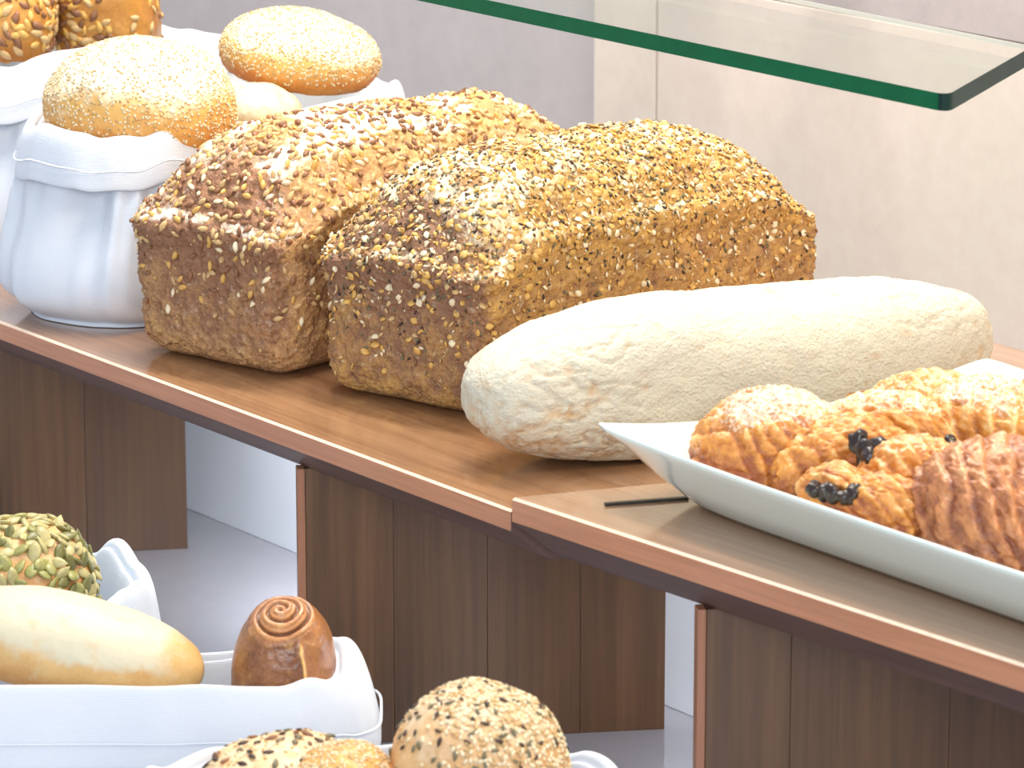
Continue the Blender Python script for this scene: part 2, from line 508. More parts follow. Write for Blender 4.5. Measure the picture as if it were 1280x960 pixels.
# ---------------------------------------------------------------- seeds
s_tan = plain('seed_tan', rgb(216, 178, 122), .45, 400, .3)
s_gold = plain('seed_gold', rgb(226, 176, 92), .4, 400, .3)
s_brown = plain('seed_brown', rgb(146, 98, 64), .5, 400, .35)
s_dark = plain('seed_dark', rgb(70, 48, 34), .45, 400, .3)
s_pale = plain('seed_pale', rgb(240, 222, 184), .5, 400, .15)
s_grey = plain('seed_grey', rgb(120, 112, 84), .5, 400, .3)
s_green = plain('seed_green', rgb(164, 162, 96), .4, 300, .35)
s_green2 = plain('seed_olive', rgb(190, 180, 124), .4, 300, .3)
s_green3 = plain('seed_deep_olive', rgb(118, 116, 62), .4, 300, .35)

sunfl = [seed_mesh('sunflower_seed', .0082, .0038, .0028, m, 8, .85) for m in (s_tan, s_tan, s_tan, s_gold, s_brown, s_pale)]
sunfl_end = [seed_mesh('sunflower_seed', .0075, .0042, .0030, m, 8, .85) for m in (s_tan, s_brown, s_brown)]
flake = [seed_mesh('oat_flake', .0066, .0050, .0016, m, 7, 1) for m in (s_gold, s_tan, s_pale, s_gold)]
mixed = [seed_mesh('small_seed', .0040, .0021, .0016, m, 5, .9, 3) for m in (s_tan, s_gold, s_dark, s_brown, s_pale, s_grey)]
sesame = [seed_mesh('sesame_seed', .0030, .0018, .0011, m, 5, .8, 3) for m in (s_pale, s_pale, s_tan)]
flax = [seed_mesh('flax_seed', .0046, .0022, .0013, m, 5, .85, 3) for m in (s_dark, s_grey)]
pumpkin = [seed_mesh('pumpkin_seed', .0135, .0078, .0036, m, 10, .85, 6) for m in (s_green, s_green2, s_green2, s_green3)]

# ---------------------------------------------------------------- tin loaves
def tin_loaf(name, near_l, near_r, length, hz, crown, mat, seed, label):
    nl, nr = Vector(near_l), Vector(near_r)
    u = (nr - nl).normalized(); w = (nr - nl).length
    n = Vector((-u.y, u.x, 0)); n = n if n.y > 0 else -n
    V, F = gridbox(90, 200, 90)
    half = np.array([w / 2, length / 2, hz / 2]); r = np.array([.016, .016, .02])
    q = V * half
    rr = .022
    inner = half - rr
    k = np.clip(q, -inner, inner); d = q - k; ln = np.linalg.norm(d, axis=1, keepdims=True)
    P = k + rr * d / (ln + 1e-9)
    P[:, 2] += hz / 2
    z = P[:, 2] / hz
    # walls lean outwards, crown swells over the tin rim and closes in a dome
    fl = 1.03 + .05 * np.clip(z / .7, 0, 1)
    swell = .038 * np.exp(-((z - .85) / .09) ** 2) - .018 * np.exp(-((z - .70) / .035) ** 2)
    close = 1 - .20 * sstep(.84, 1.02, z) ** 1.2
    P[:, 0] *= (fl + swell) * close
    P[:, 1] *= (1 + (fl + swell - 1) * .42) * (1 - .07 * sstep(.84, 1.02, z) - .07 * sstep(.5, 1.0, z) * (P[:, 1] > 0))
    cx = np.cos(np.clip(P[:, 0] / (w / 2), -1, 1) * PI / 2) ** .8
    cy = np.clip(1 - np.abs(P[:, 1] / (length / 2)) ** 3.2, 0, 1) ** .75
    yt = P[:, 1] / (length / 2)
    P[:, 2] += crown * sstep(.55, 1, z) * (.25 * cx + .75 * cx * cy)
    P[:, 2] += sstep(.45, 1, z) * (.011 * np.clip(-yt, -.2, 1) * sstep(-1.05, -.55, yt) + .004 - .036 * sstep(.3, 1.05, yt) ** 1.5 - .018 * sstep(-.7, -1.05, yt))
    Nv = vnormals(P, F)
    big = fbm(P, 16, 3, seed); mid = fbm(P, 75, 3, seed + 1); fine = fbm(P, 420, 2, seed + 2)
    up = np.clip(Nv[:, 2], 0, 1)
    amp = np.clip(P[:, 2] / .01, 0, 1)
    disp = (.005 * big + .0042 * mid + .0028 * fine) * amp
    # crumb pits on the tin walls
    pit = -np.clip(fbm(P * np.array([1, 1, .6]), 260, 1, seed + 5) - .22, 0, 1) * .006 * (1 - up) * amp
    P = P + Nv * (disp + pit)[:, None]
    P[:, 2] = np.maximum(P[:, 2], 0)
    me = mesh_np(name, P, F)
    ctr = (nl + nr) / 2 + n * length / 2
    o = linkobj(name, me, mat, None, (ctr.x, ctr.y, 0)); o.rotation_euler.z = math.atan2(u.y, u.x)
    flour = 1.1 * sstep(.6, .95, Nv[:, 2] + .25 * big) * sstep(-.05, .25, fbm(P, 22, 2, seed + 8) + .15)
    endm = sstep(.3, .9, -Nv[:, 1])  # end towards the camera, darkened below: its shade put into the colour
    dark = .15 + .62 * endm + .45 * endm * sstep(.5, .75, z) * (1 - sstep(1.02, 1.15, z)) - .5 * pit / .002 * .3 + .3 * (1 - endm) * sstep(.78, .6, z) + .9 * np.clip(-mid - .05, 0, 1) + .5 * np.clip(-fine - .1, 0, 1)  # shade of pits and hollows also painted into the crust
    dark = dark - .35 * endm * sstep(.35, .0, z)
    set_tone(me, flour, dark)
    tag(o, label, 'bread')
    return o, P, F, u, n
m_loaf1 = crust('rye_crust', rgb(214, 166, 106), rgb(150, 106, 76), rgb(248, 236, 216), 480, .9, .0014)
m_loaf2 = crust('golden_crust', rgb(214, 164, 86), rgb(146, 105, 77), rgb(248, 234, 200), 480, 1, .0014)

LF = .375
l1, P, F, _, _ = tin_loaf('seeded_loaf', (-.2555, 2.659, 0), (-.152, 2.571, 0), LF, .120, .030, m_loaf1, 3,
    'tall brown tin loaf strewn with sunflower seeds, beside the cloth bag')
HZ = .116
def mk1(c, n):
    m = np.ones(len(c)) * .35
    m += 1.6 * sstep(.3, .8, n[:, 2]) + 1.0 * sstep(.06, .1, c[:, 2]) + .3 * sstep(.035, .06, c[:, 2])
    m *= sstep(.008, .05, c[:, 2]) * (n[:, 2] > -.3)
    return m
pp, nn = scatter(P, F, 2100, mk1, .0037, 11)
fr = frames(pp, nn, .0006, .30, 11)
a, b = nearest_first(fr, l1)
as_parts('sunflower_seed', sunfl, a, l1, 1); as_stuff('sunflower_seeds', sunfl + sunfl_end, b, l1, None, 2)
pp, nn = scatter(P, F, 900, lambda c, n: (c[:, 2] > .004) * (n[:, 2] < .5) * 1.0, .003, 12)
as_stuff('bran_grains', mixed[:1] + mixed[3:4], frames(pp, nn, .0002, .3, 12, .6, 1.0), l1)

l2, P, F, _, _ = tin_loaf('seeded_loaf', (-.122, 2.547, 0), (-.018, 2.464, 0), LF, .120, .028, m_loaf2, 17,
    'golden tin loaf coated in oat flakes and small seeds, behind the floury white loaf')
def mk2(c, n):
    m = .5 + 1.8 * sstep(.2, .7, n[:, 2]) + 1.2 * sstep(.06, .1, c[:, 2])
    return m * sstep(.006, .06, c[:, 2]) * (n[:, 2] > -.3)
pp, nn = scatter(P, F, 1900, mk2, .0040, 21)
fr = frames(pp, nn, .0006, .45, 21)
a, b = nearest_first(fr, l2)
as_parts('oat_flake', flake, a, l2, 1); as_stuff('oat_flakes', flake, b, l2, None, 2)
pp, nn = scatter(P, F, 6500, mk2, .0017, 22)
as_stuff('small_seeds', mixed, frames(pp, nn, .0006, .45, 22, .7, 1.25), l2, None, 3)

# ---------------------------------------------------------------- floury white loaf
def ellipsoid_bread(name, n, half, loc, rot, shape=2.2, seed=0, amps=(.004, .0015, .0006), flat=None, deform=None, scales=(14, 70, 300)):
    V, F = gridbox(*n)
    ln = (np.abs(V) ** shape).sum(1) ** (1 / shape)
    # relax the lattice towards even spacing on the ball
    D = V * np.sqrt(np.maximum(1e-9, 1)) / ln[:, None]
    P = D * np.array(half)
    if deform: P = deform(P)
    if flat is not None: P[:, 2] = np.where(P[:, 2] < flat, flat + (P[:, 2] - flat) * .12, P[:, 2])
    Nv = vnormals(P, F)
    d = sum(a * fbm(P, s, 2, seed + i) for i, (a, s) in enumerate(zip(amps, scales)))
    P = P + Nv * d[:, None]
    me = mesh_np(name, P, F)
    o = linkobj(name, me, None, None, loc); o.rotation_euler = rot
    return o, me, P, F, Nv, d

near, far = Vector((-.024, 2.346, 0)), Vector((.305, 2.522, 0))
dv = far - near
def wdef(P):
    t = P[:, 0] / (dv.length / 2)
    P = P.copy()
    P[:, 1] *= 1 + .05 * np.sin(t * 5); P[:, 2] *= 1 + .03 * np.cos(t * 4 + 1) + .03 * (t < 0) * np.sin(PI * t) ** 2
    return P
wl_, me, P, F, Nv, d = ellipsoid_bread('white_loaf', (150, 60, 60), (dv.length / 2, .053, .048), ((near + far) / 2) + Vector((0, 0, .0445)),
    (0, 0, math.atan2(dv.y, dv.x)), 2.7, 31, (.0045, .0012, .0006), -.040, wdef)
# crinkles where the dough skin wrinkled
rid = 1 - np.abs(fbm(P * np.array([.55, 1, 1.3]), 55, 3, 40)) * 4.5
cr = np.clip(rid - .62, 0, 1) * sstep(.0, .3, fbm(P, 12, 2, 44) + .15)
P2_ = P - Nv * (cr * .0045)[:, None]
P2_[:, 2] = np.maximum(P2_[:, 2], -.0445)
me.vertices.foreach_set('co', P2_.astype(np.float32).ravel()); me.update()
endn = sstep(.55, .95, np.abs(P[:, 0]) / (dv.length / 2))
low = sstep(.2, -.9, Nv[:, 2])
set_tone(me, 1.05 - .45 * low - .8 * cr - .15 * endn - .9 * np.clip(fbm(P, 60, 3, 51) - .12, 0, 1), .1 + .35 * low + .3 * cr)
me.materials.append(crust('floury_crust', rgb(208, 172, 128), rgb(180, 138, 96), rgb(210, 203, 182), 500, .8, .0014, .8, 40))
tag(wl_, 'long oval white loaf dusted with flour, between golden loaf and plate', 'bread')

# ---------------------------------------------------------------- plate
PR = .055
PA, PD = at(738, 534, PR), at(1232, 452, PR); PB = PA + (at(1280, 716, PR) - PA).normalized() * .52
def plate_clamp(P):
    """lay a pastry into the dish: its underside follows the floor and the sloping sides"""
    P = P.copy()
    for p0, p1 in ((PA, PB), (PA, PD)):
        e = (p1 - p0).normalized(); n = np.array((-e.y, e.x)) if (PA + PB + PD - p0 * 3).dot(Vector((-e.y, e.x, 0))) > 0 else np.array((e.y, -e.x))
        d = (P[:, :2] - np.array(p0)[:2]) @ n
        P[:, :2] += np.clip(.008 - d, 0, 1)[:, None] * n
        d = np.maximum(d, .008)
        P[:, 2] = np.maximum(P[:, 2], np.interp(d, [.008, .026, .044, .056], [.052, .037, .0235, .0178]))
    return P
def plate():
    zr = PR; zb = .012
    A, D, Bq = PA, PD, PB
    C = D + (Bq - A)
    ctr = (A + C) / 2
    n = 160; rings = []
    def ringpts(inset, z, rc, rise=0, sag=0):
        """rounded quadrilateral ring; corners rise to points"""
        cs = [A, Bq, C, D]; out = []
        for i in range(4):
            p, q, nx = cs[i], cs[(i + 1) % 4], cs[(i + 2) % 4]
            for k in range(n // 4):
                t = k / (n // 4); out.append((p.lerp(q, t), t, i))
        res = []
        ex = (Bq - A).normalized(); ey = (D - A).normalized()
        Lx = (Bq - A).length / 2; Ly = (D - A).length / 2
        for (pt, t, i) in out:
            v = pt - ctr
            # coordinates in the skewed frame
            det = ex.x * ey.y - ex.y * ey.x
            a = (v.x * ey.y - v.y * ey.x) / det / Lx; b = (ex.x * v.y - ex.y * v.x) / det / Ly
            # round the corners
            m = (abs(a) ** rc + abs(b) ** rc) ** (1 / rc)
            a2, b2_ = a / m, b / m
            corner = min(abs(a), abs(b)) ** 4
            X = ctr + ex * a2 * (Lx - inset) + ey * b2_ * (Ly - inset)
            edge_sag = sag * (1 - min(abs(a), abs(b)) ** 2) * (1 if i in (1, 3) else .15)
            res.append((X.x, X.y, z + rise * corner - edge_sag))
        return res
    prof = [(.070, zb + .0005, 9), (.040, zb, 9), (.034, zb + .001, 10), (.029, zb + .0045, 11), (.017, zb + .018, 14), (.006, zr - .009, 24), (.001, zr - .0035, 40), (0, zr - .001, 46),
            (.001, zr + .0002, 46), (.003, zr - .0005, 40), (.009, zr - .008, 24), (.022, zb + .021, 14), (.035, zb + .009, 10), (.046, zb + .0045, 9), (.080, zb + .0042, 9)]
    V = []; F = []
    for k, (ins, z, rc) in enumerate(prof):
        f = np.clip((z - zb) / (zr - zb), 0, 1)
        V += ringpts(ins, z, rc, .003 * f, .010 * f)
    nr = len(prof)
    for k in range(nr - 1):
        for i in range(n):
            j = (i + 1) % n; F.append((k * n + i, k * n + j, (k + 1) * n + j, (k + 1) * n + i))
    V = [Vector(v) - Vector((ctr.x, ctr.y, zb)) for v in V]
    me = bpy.data.meshes.new('serving_plate')
    F.append(tuple(range(n))[::-1]); F.append(tuple(range((nr - 1) * n, nr * n)))
    me.from_pydata([tuple(v) for v in V], [], F); me.update()
    for p in me.polygons: p.use_smooth = len(p.vertices) == 4
    o = linkobj('serving_plate', me, plain('pale_porcelain', rgb(226, 238, 230), .14, 5, .03, Coat_Weight=.6, Coat_Roughness=.05), None, (ctr.x, ctr.y, zb + .0004))
    tag(o, 'large pale greenish white serving plate with upswept corners holding pastries', 'plate')
    return o
plate()
ZP = .0165     # inner floor of the plate

# ---------------------------------------------------------------- flaky pastries
def pastry_mat(name, pale, gold, deep):
    t = NT(name)
    at_ = t.n('Attribute', attribute_name='tone'); sep = t.n('SeparateColor'); t.link(at_.outputs['Color'], sep.inputs[0])
    n1 = t.noise(110, 4, .65, t.coord((1, 1, 1))); n2 = t.noise(420, 3, .6)
    g = t.math('ADD', sep.outputs[1], t.rng(n1, .3, .7, -.3, .3))
    c = t.ramp(g, [(.05, pale), (.42, gold), (.95, deep)])
    c = t.mix(t.rng(t.math('ADD', sep.outputs[0], t.rng(n2, .35, .65, -.4, .4)), .4, .9, 0, .7), c, rgb(244, 230, 208))
    return t.out(c, .38, t.bump(t.math('ADD', n1, n2), .7, .0012), Coat_Weight=.25, Coat_Roughness=.3)
m_past = pastry_mat('flaky_pastry', rgb(238, 204, 142), rgb(216, 144, 62), rgb(148, 74, 28))
m_past_dark = pastry_mat('baked_pastry', rgb(224, 178, 130), rgb(194, 126, 76), rgb(122, 62, 32))
m_raisin = plain('raisin_skin', rgb(40, 24, 20), .3, 300, .4, .0008, Coat_Weight=.15)
def pix3(px, py, Y):
    a, b = (px - 640) / 5000, (480 - py) / 5000
    d = Vector((a, math.cos(PITCH) + b * math.sin(PITCH), -math.sin(PITCH) + b * math.cos(PITCH)))
    return Vector((0, 0, H)) + d * (Y / d.y)
def fold(parent, center, half, rot, seed, mat, ridge_axis=0, ridges=9, ramp=.0026, sugar=0, dark=0, bend=0, zmin=None, n=(70, 50, 40), shape=2.3, slant=.5):
    """one lobe of laminated dough: overlapping ridges across its length"""
    V, F = gridbox(*n)
    ln = (np.abs(V) ** shape).sum(1) ** (1 / shape); P = V / ln[:, None]
    S = P.copy()
    taper = 1 - .22 * P[:, 0] ** 2
    P = P * np.array(half); P[:, 1] *= taper; P[:, 2] *= taper
    P[:, 2] -= bend * (P[:, 0] / half[0]) ** 2
    Nv = vnormals(P, F)
    w = fbm(P, 20, 2, seed) * 1.1
    ph = (S[:, ridge_axis] + slant * S[:, 1 - ridge_axis] + .35 * S[:, 2] + w * .45) * ridges / 2
    saw = ph - np.floor(ph)
    rid = np.where(saw < .8, saw / .8, (1 - saw) / .2)
    lam = 1 - np.abs(fbm(P * np.array([1, 2.6, 2.6]), 75, 2, seed + 3)) * 4
    d = rid * ramp * .75 + .0018 * fbm(P, 60, 3, seed + 5) + .0013 * lam + (.0008 + 1.5 * max(0, dark - .11) ** .5 * .012) * fbm(P * np.array([.6, 1.6, 1.6]), 150, 3, seed + 9)
    P = P + Nv * d[:, None]
    R = Matrix.Rotation(rot[2], 3, 'Z') @ Matrix.Rotation(rot[1], 3, 'Y') @ Matrix.Rotation(rot[0], 3, 'X')
    P = P @ np.array(R).T + np.array(center)
    if zmin is not None: P[:, 2] = np.where(P[:, 2] < zmin, zmin + (P[:, 2] - zmin) * .02, P[:, 2]); P[:, 2] = np.maximum(P[:, 2], zmin)
    P = plate_clamp(P)
    me = mesh_np('dough_fold', P - np.array(parent.location), F)
    o = linkobj('dough_fold', me, mat, parent)
    Nw = Nv @ np.array(R).T
    set_tone(me, sugar * sstep(.4, .9, Nw[:, 2] + .5 * fbm(P, 40, 2, seed)), .22 + .5 * (1 - rid) * .8 + .38 * sstep(.6, -.4, Nw[:, 2]) + dark + .25 * fbm(P, 25, 2, seed + 2))
    return o
def raisin(parent, p, s, seed):
    V, F = gridbox(8, 8, 8); s = s * 1.2; D = V / np.linalg.norm(V, axis=1, keepdims=True)
    P = D * np.array([1, .8, .75]) * s
    P = P + D * (fbm(P, 200, 2, seed) * s * .4)[:, None]
    o = linkobj('raisin', mesh_np('raisin', P, F), m_raisin, parent, Vector(p) - Vector(parent.location))
    o.rotation_euler = (seed, seed * 2.1, seed * .7)
    return o
def pastry(px, py, Y, label, group=None):
    g = pix3(px, py, Y)
    o = empty('raisin_pastry', (g.x, g.y, ZP)); tag(o, label, 'pastry', group); return o

pa = pastry(1010, 580, 2.17, 'raisin pastry nearest the plate corner, golden folds with dark raisins')
fold(pa, pix3(972, 557, 2.235), (.048, .036, .031), (.0, .12, math.radians(-8)), 3, m_past, 0, 7, .003, .85, .10, .010, ZP, (90, 60, 50), 2.6, .7)
fold(pa, pix3(1062, 572, 2.205), (.044, .024, .024), (0, 0, math.radians(12)), 8, m_past, 0, 7, .002, .1, .12, .008, ZP)
fold(pa, pix3(1048, 617, 2.14), (.024, .014, .016), (0, .1, math.radians(-30)), 12, m_past, 1, 4, .0015, 0, .02, .004, ZP, (44, 36, 30))
fold(pa, pix3(1108, 632, 2.12), (.034, .018, .016), (0, .05, math.radians(-28)), 15, m_past, 0, 6, .0018, .1, .12, .004, ZP, (60, 40, 30))
fold(pa, pix3(1142, 592, 2.15), (.033, .021, .020), (0, -.1, math.radians(-20)), 19, m_past, 0, 7, .0018, .35, .0, .004, ZP, (60, 40, 34))
for i, (x, y, Y, s) in enumerate([(1072, 553, 2.128, .0060), (1084, 566, 2.118, .0075), (1098, 560, 2.120, .0068), (1090, 575, 2.108, .006), (1104, 572, 2.11, .0045),
                                  (1018, 612, 2.083, .0052), (1030, 615, 2.08, .005), (1043, 618, 2.076, .005), (1055, 621, 2.07, .0045), (1068, 617, 2.07, .0055)]):
    raisin(pa, pix3(x, y, Y + .045), s, i + 1)
pb = pastry(1165, 510, 2.3, 'pale yellow raisin pastry at the rear of the plate, against the floury loaf')
fold(pb, pix3(1162, 520, 2.315), (.050, .032, .025), (0, -.05, math.radians(-25)), 25, m_past, 0, 6, .0032, .45, -.08, .010, ZP, (90, 60, 50), 2.4, .9)
fold(pb, pix3(1120, 535, 2.265), (.045, .020, .020), (0, .08, math.radians(-12)), 27, m_past, 0, 6, .0022, .65, -.1, .006, ZP)
fold(pb, pix3(1238, 535, 2.27), (.050, .030, .029), (0, .05, math.radians(-30)), 31, m_past, 0, 7, .003, .8, -.1, .010, ZP, (80, 56, 44))
for i, (x, y, Y, s) in enumerate([(1140, 553, 2.165, .0035), (1152, 556, 2.16, .003), (1186, 556, 2.155, .0045), (1194, 558, 2.155, .004)]):
    raisin(pb, pix3(x, y, Y + .05), s, i + 21)
pc = pastry(1250, 640, 2.0, 'coarse flaky reddish brown pastry at the right, cut by the frame')
pc.name = 'flaky_pastry'
fold(pc, pix3(1258, 642, 2.10), (.058, .044, .039), (0, .25, math.radians(-50)), 41, m_past_dark, 0, 5, .0034, .12, .12, .012, ZP, (110, 80, 60), 2.4, .9)
pd = pastry(1300, 530, 2.2, 'golden pastry rounding out of the frame behind the flaky brown one')
fold(pd, pix3(1330, 535, 2.27), (.048, .03, .032), (0, 0, math.radians(-50)), 45, m_past, 0, 7, .003, .5, .05, .010, ZP)

# ---------------------------------------------------------------- cloth bags with folded cuffs
def cloth_mat(name, c, c2):
    t = NT(name)
    v = t.coord((1, 1, 1))
    w1 = t.n('TexWave', wave_type='BANDS', bands_direction='Z'); t.link(v, w1.inputs[0]); w1.inputs['Scale'].default_value = 260; w1.inputs['Distortion'].default_value = 1.5
    n = t.noise(9, 3)
    n2 = t.noise(700, 2)
    cc = t.mix(t.rng(n, .35, .65), c, c2)
    h = t.math('ADD', t.math('MULTIPLY', w1.outputs[1], .5), n2)
    return t.out(cc, .85, t.bump(h, .25, .0006), Sheen_Weight=.15)
m_cloth = cloth_mat('white_cloth', rgb(217, 222, 230), rgb(206, 213, 223))
m_cloth2 = cloth_mat('grey_cloth', rgb(214, 222, 232), rgb(200, 210, 222))
def bag(c, z0, ang, a, b, h, cuff, label, seed=0, nexp=2.6, mat=None, wave=.006, fold_amp=.012, out=.075, rimf=None, bulge=.08, squash=None):
    mat = mat or m_cloth
    nt_ = 220
    root = empty('cloth_bag', (c[0], c[1], z0), ang); tag(root, label, 'bag')
    th = np.linspace(0, 2 * PI, nt_, endpoint=False)
    ct_, st_ = np.cos(th), np.sin(th)
    bx = np.sign(ct_) * np.abs(ct_) ** (2 / nexp); by = np.sign(st_) * np.abs(st_) ** (2 / nexp)
    ns = lambda k, s, ph=0: np.array([noise.noise(Vector((math.cos(t) * k, math.sin(t) * k, ph + s))) for t in th])
    rim = wave * 2 * ns(1.6, seed) + wave * ns(4, seed + 5)
    if rimf is not None: rim = rim + rimf(th)
    def strip(name, prof, parent, wr, ph):
        V = []
        for (s, z, k) in prof:
            nz = ns(3.0, seed + 9, z * 9 + ph) * 1.0 + ns(7, seed + 2, z * 16 + ph) * .5
            sharp = (1 - np.abs(ns(4.5, seed + 3, z * 7 + ph)) * 3)
            dr = wr * k * (nz * .8 + .35 * sharp)
            x = bx * (a * s + dr); y = by * (b * s + dr)
            # s is a factor of the smaller radius for offsets
            zz = z + rim * np.clip(z / h, 0, 1) ** 2
            V.append(np.stack([x, y, zz], 1))
        V = np.vstack(V); F = []
        if squash:       # the cloth is pressed flat where a loaf stands against it
            ca, sa = math.cos(ang), math.sin(ang); p0, nq, kq, cl = squash
            W = np.stack([c[0] + V[:, 0] * ca - V[:, 1] * sa, c[1] + V[:, 0] * sa + V[:, 1] * ca], 1)
            s_ = (W - np.array(p0)) @ np.array(nq) - cl
            s2 = np.where(s_ < kq, kq * np.exp((s_ - kq) / kq), s_)
            W = W + (s2 - s_)[:, None] * np.array(nq)
            dx, dy = W[:, 0] - c[0], W[:, 1] - c[1]
            V[:, 0] = dx * ca + dy * sa; V[:, 1] = -dx * sa + dy * ca
        for r_ in range(len(prof) - 1):
            for i in range(nt_):
                j = (i + 1) % nt_
                F.append((r_ * nt_ + i, r_ * nt_ + j, (r_ + 1) * nt_ + j, (r_ + 1) * nt_ + i))
        return linkobj(name, mesh_np(name, V, F), mat, parent)
    def dense(ctrl, m):
        ctrl = np.array(ctrl, float); t = np.linspace(0, len(ctrl) - 1, m)
        res = []
        for q in t:
            i = min(int(q), len(ctrl) - 2); f = q - i
            p0, p1, p2, p3 = ctrl[max(i - 1, 0)], ctrl[i], ctrl[i + 1], ctrl[min(i + 2, len(ctrl) - 1)]
            res.append(.5 * ((2 * p1) + (p2 - p0) * f + (2 * p0 - 5 * p1 + 4 * p2 - p3) * f * f + (3 * p1 - p0 - 3 * p2 + p3) * f ** 3))
        return [tuple(r) for r in res]
    body = dense([(.02, .001, 0), (.92, .0005, .1), (1.0, .003, .3), (1.03 + bulge * .8, .02, .8), (1.02 + bulge, h * .35, 1), (1.0 + bulge * .5, h * .62, 1.5), (.99, h * .85, .8), (.965, h - .006, .2), (.94, h - .001, .15), (.91, h - .010, .15),
                  (.86, h * .7, .4), (.80, h * .35, .3), (.6, .012, 0), (.02, .010, 0)], 64)
    strip('body', body, root, fold_amp, 0)
    t_ = .0025 / min(a, b)
    cf = dense([(.955, h - .010, .2), (.962, h + .001, .2), (.995, h + .004, .2), (1.025, h - .001, .25), (1.0 + out * .65, h - cuff * .4, .4), (1.0 + out, h - cuff, .5), (1.0 + out - t_ * .4, h - cuff - .001, .5),
                (1.0 + out - t_, h - cuff, .5), (1.0 + out * .6 - t_, h - cuff * .4, .4)], 40)
    cu = strip('cuff', cf, root, fold_amp * .35, 3)
    zs = h - cuff + .012
    so = 1 + out * .92
    hem = dense([(so, zs - .0006, .47), (so + .0005 / min(a, b), zs, .47), (so, zs + .0006, .47)], 5)
    strip('stitched_hem', [(s + .004, z, k) for s, z, k in hem], cu, fold_amp * .35, 3)
    return root
DA = math.atan2(.78, .62)
lu = (Vector((-.152, 2.571)) - Vector((-.2555, 2.659))).normalized()
bag((-.214, 2.874), 0, DA, .165, .078, .133, .031, 'white cloth bag with folded cuff beside the brown loaf, holding pale sesame buns', 2, wave=.006,
    fold_amp=.012, bulge=.12, squash=((-.2555, 2.659), (-lu.x, -lu.y), .03, .009))
bag((-.335, 3.055), 0, DA, .155, .082, .153, .037, 'white cloth bag at the far upper left holding two golden seeded breads', 6, wave=.004, fold_amp=.006,
    rimf=lambda th: -.016 * np.exp(-((np.mod(th + PI, 2 * PI) - PI) / 1.0) ** 2))
# lower row
bag((-.380, 2.41), ZC, math.radians(10), .150, .078, .124, .05, 'pale grey cloth bag behind, holding the bread covered in pumpkin seeds', 12, mat=m_cloth2, wave=.010, fold_amp=.012)
def rim4(th): return .012 * np.exp(-((np.mod(th - 3.9, 2 * PI)) / .35) ** 2) + .006 * np.exp(-((th - .25) / .35) ** 2) - .012 * np.exp(-((th - 1.7) / .9) ** 2)
bag((-.272, 2.200), ZC, math.radians(2), .180, .056, .142, .040, 'white cloth bag with long straight cuff holding the pale roll and rolled bun', 21, 4.0,
    wave=.0035, fold_amp=.005, rimf=rim4, out=.09, bulge=-.06)
bag((-.065, 1.985), ZC, math.radians(8), .128, .080, .141, .04, 'white cloth bag at the bottom edge holding buns strewn with seeds', 33, wave=.006, fold_amp=.008,
    rimf=lambda th: .009 * np.exp(-((th - 2.9) / .7) ** 2) - .006 * np.exp(-((th - .7) / .7) ** 2))

# ---------------------------------------------------------------- buns and rolls
m_ses = crust('sesame_crust', rgb(232, 184, 104), rgb(196, 116, 44), rgb(248, 236, 206), 500, .4, .0008, .6, 30)
m_roll = crust('pale_roll_crust', rgb(214, 176, 116), rgb(190, 130, 66), rgb(206, 197, 170), 500, .25, .0005, .5, 30)
m_bun2 = crust('brown_bun_crust', rgb(220, 176, 120), rgb(180, 118, 66), rgb(234, 212, 178), 500, .4, .0008, .5, 30)
m_bun = crust('bun_crust', rgb(226, 180, 120), rgb(190, 122, 60), rgb(240, 220, 188), 500, .4, .0008, .55, 30)
m_golden = crust('glazed_crust', rgb(214, 156, 72), rgb(170, 104, 36), rgb(236, 196, 130), 500, .4, .0008, .4, 30)

def bun(name, px, py, Y, half, rot, label, mat, seed, floury=.4, darkness=.2, shape=2.15, n=(56, 56, 46), flat=-.55, under=1.0, amps=(.005, .0012, .0004), cat='bread'):
    c = pix3(px, py, Y)
    o, me, P, F, Nv, d = ellipsoid_bread(name, n, half, c, rot, shape, seed, amps, flat * half[2])
    me.materials.append(mat)
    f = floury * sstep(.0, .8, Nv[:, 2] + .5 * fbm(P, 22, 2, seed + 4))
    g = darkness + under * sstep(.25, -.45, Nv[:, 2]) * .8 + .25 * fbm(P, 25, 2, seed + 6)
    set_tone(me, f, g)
    tag(o, label, cat)
    return o, P, F
def seeds_on(o, P, F, name, templ, n, maskf=None, mind=.002, seed=0, lift=.0003, tilt=.2, parts=False, smin=.8, smax=1.2, align=None):
    pp, nn = scatter(P, F, n, maskf, mind, seed)
    fr = frames(pp, nn, lift, tilt, seed, smin, smax, align)
    if parts:
        a, b = nearest_first(fr, o)
        as_parts(name, templ, a, o, seed); as_stuff(name + 's', templ, b, o, None, seed)
    else: as_stuff(name, templ, fr, o, None, seed)
up = lambda c, n: sstep(-.45, .1, n[:, 2]) + .02

o, P, F = bun('sesame_bun', 176, 135, 2.79, (.067, .056, .050), (0, .05, .1), 'pale sesame bun sunk in the white bag, its left half thick with seeds', m_ses, 61, 1.2, .05, 2.2)
seeds_on(o, P, F, 'sesame_seeds', sesame, 2600, up, .0016, 61)
o, P, F = bun('sesame_bun', 377, 66, 2.93, (.060, .052, .031), (.10, .16, -.1), 'domed sesame bun lying on top in the white bag, tilted', m_ses, 64, 1.2, .05, 2.2, under=1.1)
seeds_on(o, P, F, 'sesame_seeds', sesame, 2200, up, .0017, 64)
bun('bread_roll', 322, 146, 2.86, (.034, .03, .024), (0, 0, .4), 'small pale roll half hidden under the tilted sesame bun', m_roll, 66, .8, .1)

